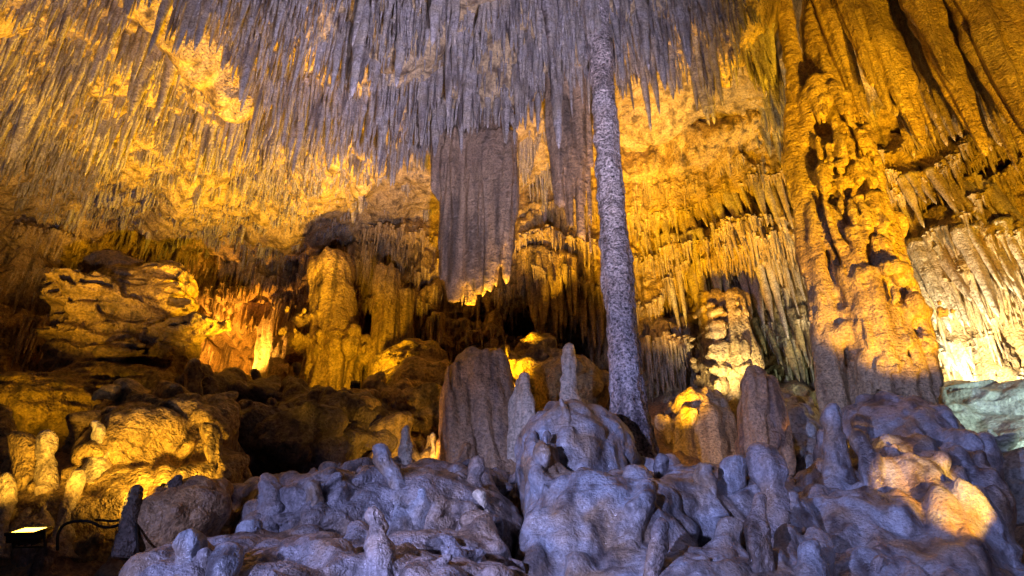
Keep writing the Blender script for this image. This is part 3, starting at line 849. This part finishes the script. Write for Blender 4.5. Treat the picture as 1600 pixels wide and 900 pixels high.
    rock('layered_rock_bulwark', pr, 0.04, [((.8, .8, .5), .12, 'n'), ((.3, .3, .10), .06, 'b'), ((.12, .12, .3), .03, 'b')], M_SOOT, 'huge layered rock with dark top beneath the amber left ceiling', 'rock', zmin=4.0)
    # centre: brown block stalagmite
    pr = [C(742, 740, 735, 590, 11.0, .55, .34, .12), C(775, 735, 765, 625, 11.0, .42, .26, .1), C(712, 735, 714, 620, 11.0, .30, .22, .1), E(735, 585, 11.0, .36, .36, .30, .08), C(802, 730, 786, 560, 10.9, .24, .07, .06), C(755, 720, 752, 600, 10.7, .2, .1, .05), C(790, 720, 776, 610, 10.75, .16, .09, .05), E(830, 745, 10.9, .45, .5, .35, .15)]
    rock('block_stalagmite', pr, 0.026, NZ_FLUTE, M_BROWN, 'large round topped brown stalagmite block in the middle', 'stalagmite', zmin=3.5)
    pr = [C(816, 720, 815, 595, 10.7, .17, .08, .06), C(832, 725, 830, 630, 10.6, .16, .07, .06)]
    rock('twin_stalagmite', pr, 0.022, NZ_FLUTE, M_PALE, 'pale twin spired stalagmite against the brown block', 'stalagmite', zmin=3.4)
    pr = [C(1185, 740, 1182, 615, 11.2, .36, .26, .1), C(1205, 740, 1196, 640, 11.2, .3, .2, .1), E(1178, 605, 11.2, .24, .24, .2, .08)]
    rock('dark_stalagmite', pr, 0.026, NZ_FLUTE, M_BROWN, 'dark brown stalagmite beside the black cavity left of the thick column', 'stalagmite', zmin=3.5)
    pr = [C(1075, 655, 1072, 730, 12.6, .26, .18, .08), C(1100, 660, 1103, 735, 12.6, .30, .26, .08), C(1122, 680, 1126, 735, 12.6, .2, .22, .08), E(1090, 660, 12.7, .5, .4, .25, .08), C(1045, 660, 1058, 690, 12.7, .14, .1, .05), E(1090, 635, 12.9, .45, .4, .3, .08)]
    rock('amber_flow_cascade', pr, 0.03, NZ_FLUTE, M_RIPPLE, 'glowing amber flowstone cascade behind the foot of the slender column', 'flowstone', zmin=4.2)
    pr = [E(620, 660, 13.5, 1.3, .8, .7, .3), E(580, 690, 12.4, .9, .7, .5, .2), E(660, 620, 14.6, 1.0, .8, .8, .3), E(760, 620, 14.5, 1.2, .8, .9, .3), E(640, 590, 15.4, .9, .8, .8, .3), E(880, 610, 14.2, .9, .8, .7, .3), E(840, 585, 15, .6, .6, .7, .2)]
    pr += knobs(rs, 18, (540, 690), lambda px, f: 640 + 70 * f, lambda px, f: 13.2 - 1.4 * f, (.08, .18), (.1, .4), .08)
    rock('ochre_slope', pr, 0.05, NZ_ROCK, M_WALL, 'ochre rock slope rising behind the brown block stalagmite', 'rock mound', zmin=4.0)
    pr = [E(1250, 700, 12.6, .55, .6, .7, .2), E(1240, 660, 13.0, .4, .4, .4, .1), E(1225, 735, 12, .5, .5, .4, .2)]
    rock('grey_green_rock', pr, 0.035, NZ_ROCK, M_GREY, 'smooth grey green rock in the cavity left of the thick column', 'rock', zmin=4)
    pr = [E(1540, 650, 12.3, .9, .7, .55, .2), E(1500, 620, 12.6, .5, .5, .4, .15), E(1580, 700, 11.8, .8, .7, .6, .2), E(1590, 640, 11.9, .6, .6, .5, .2), E(1600, 830, 10.6, .6, .8, 1.4, .2), E(1620, 760, 11.2, .8, .8, .9, .2)]
    for q in range(9):
        pr.append(C(1470 + 14 * q, 600 + 6 * q, 1500 + 14 * q, 690 + 7 * q, 11.9, .09, .12, .08, 11.5))
    rock('grey_flow_rock', pr, 0.032, [((.5, .5, .35), .08, 'n'), ((.3, .3, .12), .05, 'b'), ((.1, .1, .1), .012, 'n')], M_GREY, 'washed grey green flow rocks sloping at the far right', 'rock', zmin=3.5)
    LOG('rocks')


# ------------------------------------------------------------------ single stalagmites: base px, base py, top px, top py, Y, radius, material, label, flat
STALAGMITES = [
    (890, 640, 889, 536, 11.3, .115, M_PALE, 'pale cracked stalagmite standing before the centre wall'),
    (622, 790, 605, 692, 8.0, .125, M_FLOW, 'pale leaning slab shaped stalagmite on the broad mound'),
    (660, 812, 650, 762, 7.9, .16, M_FLOW, 'dark squat stalagmite right of the leaning slab'),
    (587, 900, 592, 790, 6.7, .105, M_FLOWB, 'brown finger stalagmite at the front of the broad mound'),
    (745, 760, 742, 712, 9.2, .10, M_FLOWB, 'small pointed stalagmite below the brown block'),
    (755, 792, 752, 765, 8.4, .08, M_PALE, 'pale stub low on the right of the broad mound'),
    (1028, 905, 1024, 808, 6.6, .085, M_FLOWB, 'brown finger stalagmite at the front of the tall mound'),
    (1195, 785, 1190, 690, 8.2, .145, M_FLOWB, 'thick rounded stalagmite with brown face on the tall mound'),
    (1186, 880, 1180, 768, 7.2, .11, M_FLOWB, 'brown blotched stalagmite below the thick rounded one'),
    (1000, 830, 1003, 765, 7.6, .13, M_FLOW, 'egg shaped blue knob on the face of the tall mound'),
    (886, 645, 879, 622, 8.9, .05, M_FLOW, 'tiny pointed stub on the tall mound summit'),
    (1302, 745, 1299, 630, 9.2, .15, M_FLOW, 'lone violet stalagmite with amber tip left of the thick column'),
    (1345, 755, 1343, 668, 9.3, .13, M_FLOW, 'blue stalagmite between the lone one and the thick column'),
    (1230, 800, 1228, 768, 8.4, .13, M_FLOW, 'low pale blue dome right of the thick rounded stalagmite'),
    (1032, 745, 1030, 708, 9.2, .10, M_FLOW, 'stub at the right of the slender column foot'),
    (1100, 760, 1098, 722, 8.9, .13, M_FLOW, 'rounded stub on the crest of the tall mound below the amber cascade'),
    (1145, 765, 1142, 712, 8.8, .16, M_FLOW, 'wide rounded stub left of the thick rounded stalagmite'),
    (154, 712, 153, 657, 9.7, .115, M_PALE, 'bright blunt stalagmite on top of the amber slope'),
    (168, 712, 169, 692, 9.6, .07, M_PALE, 'ball shaped knob against the bright blunt stalagmite'),
    (113, 815, 120, 732, 8.2, .085, M_PALE, 'bright slender stalagmite with dark cap by the black cable'),
    (75, 775, 78, 672, 9.0, .12, M_PALE, 'tall knobbed stalagmite with small tip among the left group'),
    (45, 770, 46, 675, 9.1, .16, M_WALL, 'broad stalagmite left of the knobbed one'),
    (60, 815, 62, 752, 8.4, .12, M_WALL, 'squat stalagmite glowing above the flat floodlight'),
    (35, 812, 36, 770, 8.3, .17, M_WALL, 'low rounded hump beside the flat floodlight'),
    (8, 815, 12, 738, 8.2, .09, M_PALE, 'bright stalagmite at the left edge above the flat floodlight'),
    (15, 760, 17, 700, 9.0, .08, M_WALL, 'thin stalagmite behind the one at the left edge'),
    (5, 680, 6, 630, 10.2, .16, M_WALL, 'amber knob high at the left edge'),
    (122, 668, 120, 645, 10.4, .09, M_WALL, 'little amber knob in the dark behind the bright blunt stalagmite'),
    (303, 640, 304, 560, 12.2, .16, M_WALL, 'amber stalagmite standing left of the black rock mass'),
    (336, 735, 334, 660, 9.4, .14, M_WALL, 'large amber stalagmite on the right of the knobbly mound'),
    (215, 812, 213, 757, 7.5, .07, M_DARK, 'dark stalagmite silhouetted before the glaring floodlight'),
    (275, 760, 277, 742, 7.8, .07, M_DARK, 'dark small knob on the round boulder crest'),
    (635, 722, 635, 664, 11.4, .085, M_PALE, 'small bright yellow stalagmite in the hollow by the brown block'),
    (678, 718, 678, 676, 11.5, .055, M_PALE, 'tiny bright yellow stalagmite touching the brown block'),
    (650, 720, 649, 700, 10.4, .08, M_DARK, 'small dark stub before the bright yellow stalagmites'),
    (300, 880, 298, 826, 6.6, .12, M_FLOW, 'pale domed stalagmite at the lower left of the broad mound'),
    (327, 895, 326, 855, 6.3, .085, M_FLOWB, 'orange topped stub near the lower edge'),
    (345, 900, 358, 845, 6.4, .14, M_FLOW, 'sloping blue dome beside the orange topped stub'),
    (200, 870, 199, 845, 7.0, .12, M_FLOW, 'dull violet dome left of the round boulder'),
    (45, 900, 46, 838, 6.8, .12, M_FLOWB, 'dim violet stump in the lower left corner'),
    (72, 900, 71, 848, 6.7, .08, M_FLOWB, 'dim thin stump next to the corner stump'),
    (425, 790, 424, 738, 8.6, .13, M_FLOWB, 'amber sided stalagmite at the crest left of the broad mound'),
    (490, 775, 492, 750, 8.3, .09, M_FLOW, 'pale blue stub on the left shoulder of the broad mound'),
    (518, 745, 519, 722, 9.2, .13, M_FLOW, 'dim dome on the crest of the broad mound'),
    (390, 830, 392, 812, 7.3, .11, M_FLOW, 'bright blue lit stub on the left flank of the broad mound'),
    (1367, 895, 1366, 868, 7.4, .06, M_FLOWB, 'tiny amber tipped stub low on the column foot mound'),
]


def build_stalagmites():
    bpy.context.view_layer.update()
    dg = bpy.context.evaluated_depsgraph_get()
    for q, (bx, by, tx, ty, Y, r, mat, lab) in enumerate(STALAGMITES):
        foot = at(bx, by, Y)
        hit, loc, *_ = scene.ray_cast(dg, Vector(CAM), Vector(foot - CAM).normalized())
        if hit and abs(loc.y - Y) < 1.7:
            r *= mpp(by, loc.y) / mpp(by, Y); Y = loc.y + r * .5
        b = at(bx, by, Y); t = at(tx, ty, Y)
        t[1] = Y
        h = t[2] - b[2]
        b = b - np.array([0, 0, 0.30 + 0.15 * h])
        rs = np.random.RandomState(q + 40)
        shaft('stalagmite', b, t, [(0, r * 1.9), (.2, r * 1.5), (.34, r * 1.15), (.5, r * rs.uniform(.92, 1.1)), (.65, r * rs.uniform(.85, 1.12)), (.78, r * rs.uniform(.85, 1.1)), (.87, r * .95), (.93, r * .84), (.97, r * .62), (.992, r * .36), (1, .01)], mat,
              lab, 'stalagmite', segs=28, rings=44, flat=(1.0, rs.uniform(.8, 1.1)), flute=.08, nflute=rs.randint(2, 5), lump=.55, cell=r * 1.7, seed=q + 3, bend=r * .7)
    LOG('stalagmites')


def build_curtains():
    cu = curtain
    R = ['fat rippled amber stalactite next to the top of the thick column', 'fat rippled amber stalactite hanging in the upper right corner', 'medium rippled amber stalactite behind the fat ones at upper right', 'small rippled amber stalactite above the white lit wall at upper right']
    for q, (line, n, ln, rad) in enumerate((
            ([(1260, -60, 10.8), (1330, -70, 10.6), (1420, -70, 10.4)], 11, (3.8, 5.6), (.16, .30)),
            ([(1400, -80, 10.2), (1500, -90, 9.9), (1640, -90, 9.4)], 13, (4.6, 6.6), (.18, .32)),
            ([(1300, -40, 11.6), (1450, -30, 11.2), (1620, -20, 10.6)], 18, (3.2, 5.4), (.10, .22)),
            ([(1340, 30, 12.6), (1450, 40, 12.2), (1600, 60, 11.6)], 16, (2.2, 3.6), (.10, .18)))):
        cu(line, n, ln, rad, M_RIPPLE, R[q], 'rippled stalactites of the upper right corner', 60 + q, jit=.25, segs=30 if q < 2 else 18, rings=56 if q < 2 else 34, flute=.22, lump=.34)
    W = 'cream stalactite in the %s row on the wall right of the slender column'
    G = 'cream stalactites right of the slender column'
    cu([(1000, 300, 16.2), (1080, 305, 15.9), (1180, 290, 15.7), (1262, 300, 15.5)], 26, (.7, 1.9), (.05, .12), M_PALE, W % 'upper', G, 71, hug=True)
    cu([(1010, 340, 15.9), (1120, 350, 15.6), (1270, 350, 15.3)], 22, (.6, 1.5), (.04, .10), M_PALE, W % 'middle', G, 72, hug=True)
    cu([(1050, 400, 15.8), (1150, 400, 15.5), (1275, 400, 15.2)], 14, (.9, 2.2), (.05, .13), M_PALE, W % 'lower', G, 73, hug=True)
    cu([(1170, 470, 15.2), (1290, 460, 14.8)], 9, (.8, 1.8), (.08, .17), M_WALL, 'ochre stalactite hanging over the black cavity left of the thick column', 'stalactites over the black cavity', 74, hug=True)
    F = 'white lit stalactite in the %s row on the wall right of the thick column'
    H = 'white lit stalactites right of the thick column'
    cu([(1400, 290, 13.9), (1500, 290, 13.4), (1600, 300, 12.7)], 18, (.6, 1.6), (.06, .13), M_PALE, F % 'upper', H, 75, hug=True)
    cu([(1425, 380, 13.7), (1500, 370, 13.2), (1600, 350, 12.5)], 18, (1.0, 2.3), (.08, .17), M_PALE, F % 'middle', H, 76, hug=True)
    cu([(1450, 480, 13.7), (1530, 500, 13.1), (1600, 490, 12.4)], 10, (.4, 1.1), (.07, .14), M_PALE, F % 'lower', H, 77, hug=True)
    cu([(305, 478, 20.3), (400, 484, 20.3), (480, 480, 20.2)], 16, (.4, 1.0), (.06, .12), M_WALL, 'orange stalactite fringing the mouth of the glowing grotto', 'stalactites of the grotto mouth', 78, jit=.1)
    cu([(812, 390, 16.6), (880, 375, 15.8), (950, 370, 15.4)], 13, (1.0, 2.4), (.09, .17), M_WALL, 'golden stalactite between the pointed drapery and the slender column foot', 'golden stalactites behind the draperies', 79, hug=True)
    cu([(600, 150, 12.7), (700, 160, 12.3), (770, 150, 12.3), (860, 120, 12.0)], 20, (.7, 1.5), (.05, .10), M_STAL, 'grey stalactite on the ceiling lip above the wide drapery', 'stalactites of the ceiling lip', 80)
    cu([(720, 450, 17.0), (800, 452, 16.8), (860, 455, 16.6)], 9, (.3, .8), (.06, .10), M_WALL, 'short ochre stalactite below the wide drapery on the back wall', 'short stalactites of the back wall', 81, hug=True)
    LOG('curtains')


# ------------------------------------------------------------------ floodlights and cables
def box(cx, cy, cz, sx, sy, sz):
    v = np.array([[x, y, z] for x in (-1, 1) for y in (-1, 1) for z in (-1, 1)], float) * (sx / 2, sy / 2, sz / 2) + (cx, cy, cz)
    f = np.array([[0, 1, 3, 2], [4, 6, 7, 5], [0, 4, 5, 1], [2, 3, 7, 6], [0, 2, 6, 4], [1, 5, 7, 3]])
    return v, f


def boxes(name, L, mat, parent):
    V, F, n = [], [], 0
    for b in L:
        v, f = box(*b)
        V.append(v); F.append(f + n); n += 8
    return link(name, mesh_from(name, np.vstack(V), np.vstack(F), mat, smooth=False), parent)


def build_lamps():
    bpy.context.view_layer.update()
    dg = bpy.context.evaluated_depsgraph_get()
    for kind, pos, aim, watt, cone, blend, col, rad, lab in lamp_rows():
        pos = np.array(pos, float); d = np.array(aim) - pos
        hit, loc, *_ = scene.ray_cast(dg, Vector(pos) + Vector((0, 0, 1.6)), Vector((0, 0, -1)), distance=3.0)
        if kind != 'grotto' and hit and loc.z + 0.13 > pos[2]:
            LOG('lamp raised %.2f: %s' % (loc.z + 0.2 - pos[2], lab)); pos[2] = loc.z + 0.13
        d = np.array(aim) - pos
        q = Vector(d).to_track_quat('-Z', 'Y')
        root = empty('floodlight', pos)
        root.rotation_euler = q.to_euler()
        tag(root, lab, 'floodlight', 'floodlights of the cave')
        s = 0.15 if kind == 'slab' else 0.08
        boxes('housing', [(0, 0, .09, 2 * s, 1.6 * s, .08)] + [(x * s * .45, 0, .145, .012, 1.3 * s, .04) for x in (-1.5, -.5, .5, 1.5)], M_BLACK, root)
        boxes('bezel', [(0, .8 * s, .045, 2.1 * s, .02, .03), (0, -.8 * s, .045, 2.1 * s, .02, .03), (s, 0, .045, .02, 1.6 * s, .03), (-s, 0, .045, .02, 1.6 * s, .03)], M_BLACK, root)
        boxes('bracket', [(1.12 * s, 0, .12, .012, .03, .16), (-1.12 * s, 0, .12, .012, .03, .16), (0, 0, .2, 2.3 * s, .03, .012)], M_BLACK, root)
        if pos[1] < 7.6 and kind != 'slab':                 # walkway floods stand on posts
            zf = float(floor_base(pos[0], max(pos[1], 0.0))) - .4
            if pos[2] - zf > .25:
                po = boxes('post', [(pos[0], pos[1] - .02, (pos[2] + zf) / 2 - .1, .05, .05, pos[2] - zf - .1)], M_BLACK, root)
                po.matrix_parent_inverse = (Matrix.Translation(Vector(pos)) @ q.to_matrix().to_4x4()).inverted()
        gm = plain('lit_glass_' + kind, (.9, .9, .9), .2, col, 14.0)
        boxes('glass', [(0, 0, .044, 1.9 * s, 1.5 * s, .006)], gm, root)
        ld = bpy.data.lights.new('flood_beam', 'SPOT')
        ld.energy = watt * 1.0
        ld.spot_size = math.radians(cone); ld.spot_blend = blend
        ld.color = col; ld.shadow_soft_size = rad
        lo = bpy.data.objects.new('flood_beam', ld)
        scene.collection.objects.link(lo)
        lo.parent = root
        lo.location = (0, 0, -0.02)
    LOG('lamps')


def cable(name, pts, r, label):
    P = np.array(pts)
    for _ in range(2):                                   # soften the polyline
        n = len(P) - 1
        P = np.vstack([P[:1]] + [np.vstack([P[i] * .75 + P[i + 1] * .25, P[i] * .25 + P[i + 1] * .75]) for i in range(n)] + [P[-1:]])
    d = np.gradient(P, axis=0); d /= np.linalg.norm(d, axis=1)[:, None] + 1e-9
    u = np.cross(d, (0.3, 1, 0.2)); u /= np.linalg.norm(u, axis=1)[:, None] + 1e-9
    w = np.cross(d, u)
    th = np.linspace(0, 2 * np.pi, 8, endpoint=False)
    V = P[:, None] + r * (u[:, None] * np.cos(th)[None, :, None] + w[:, None] * np.sin(th)[None, :, None])
    o = link(name, mesh_from(name, V, grid_faces(len(P), 8, True), M_RUBBER))
    tag(o, label, 'cable', 'power cables')
    return o


def build_cables():
    cable('power_cable', [at(*p) for p in ((90, 860, 7.0), (90, 830, 7.0), (105, 815, 7.0), (140, 813, 7.0), (160, 825, 7.1), (185, 822, 7.2), (210, 805, 7.3), (216, 760, 7.5))], .014, 'black cable looping from the dark rocks up to the boulder')
    cable('power_cable', [at(*p) for p in ((150, 812, 7.3), (180, 815, 7.3), (200, 808, 7.2), (213, 815, 7.1), (214, 850, 7.0), (216, 865, 6.9))], .012, 'black cable hanging down the side of the round boulder')


build_chamber()
build_ceiling_stalactites()
build_wall_needles()
build_columns()
build_mounds()
build_stalagmites()
build_curtains()
build_lamps()
build_cables()
for key, rows in REG.items():                # the outstanding members of each set of look-alikes
    for word, col, sign in (('leftmost', 1, 1), ('rightmost', 1, -1), ('longest', 2, -1), ('shortest', 2, 1), ('thickest', 3, -1), ('thinnest', 3, 1)):
        free = [r for r in rows if r[0]['label'] == key[1]]
        if len(free) > 1:
            m = min(free, key=lambda r: sign * r[col])[0]
            m['label'] = word + ' ' + key[1]
LOG('done')
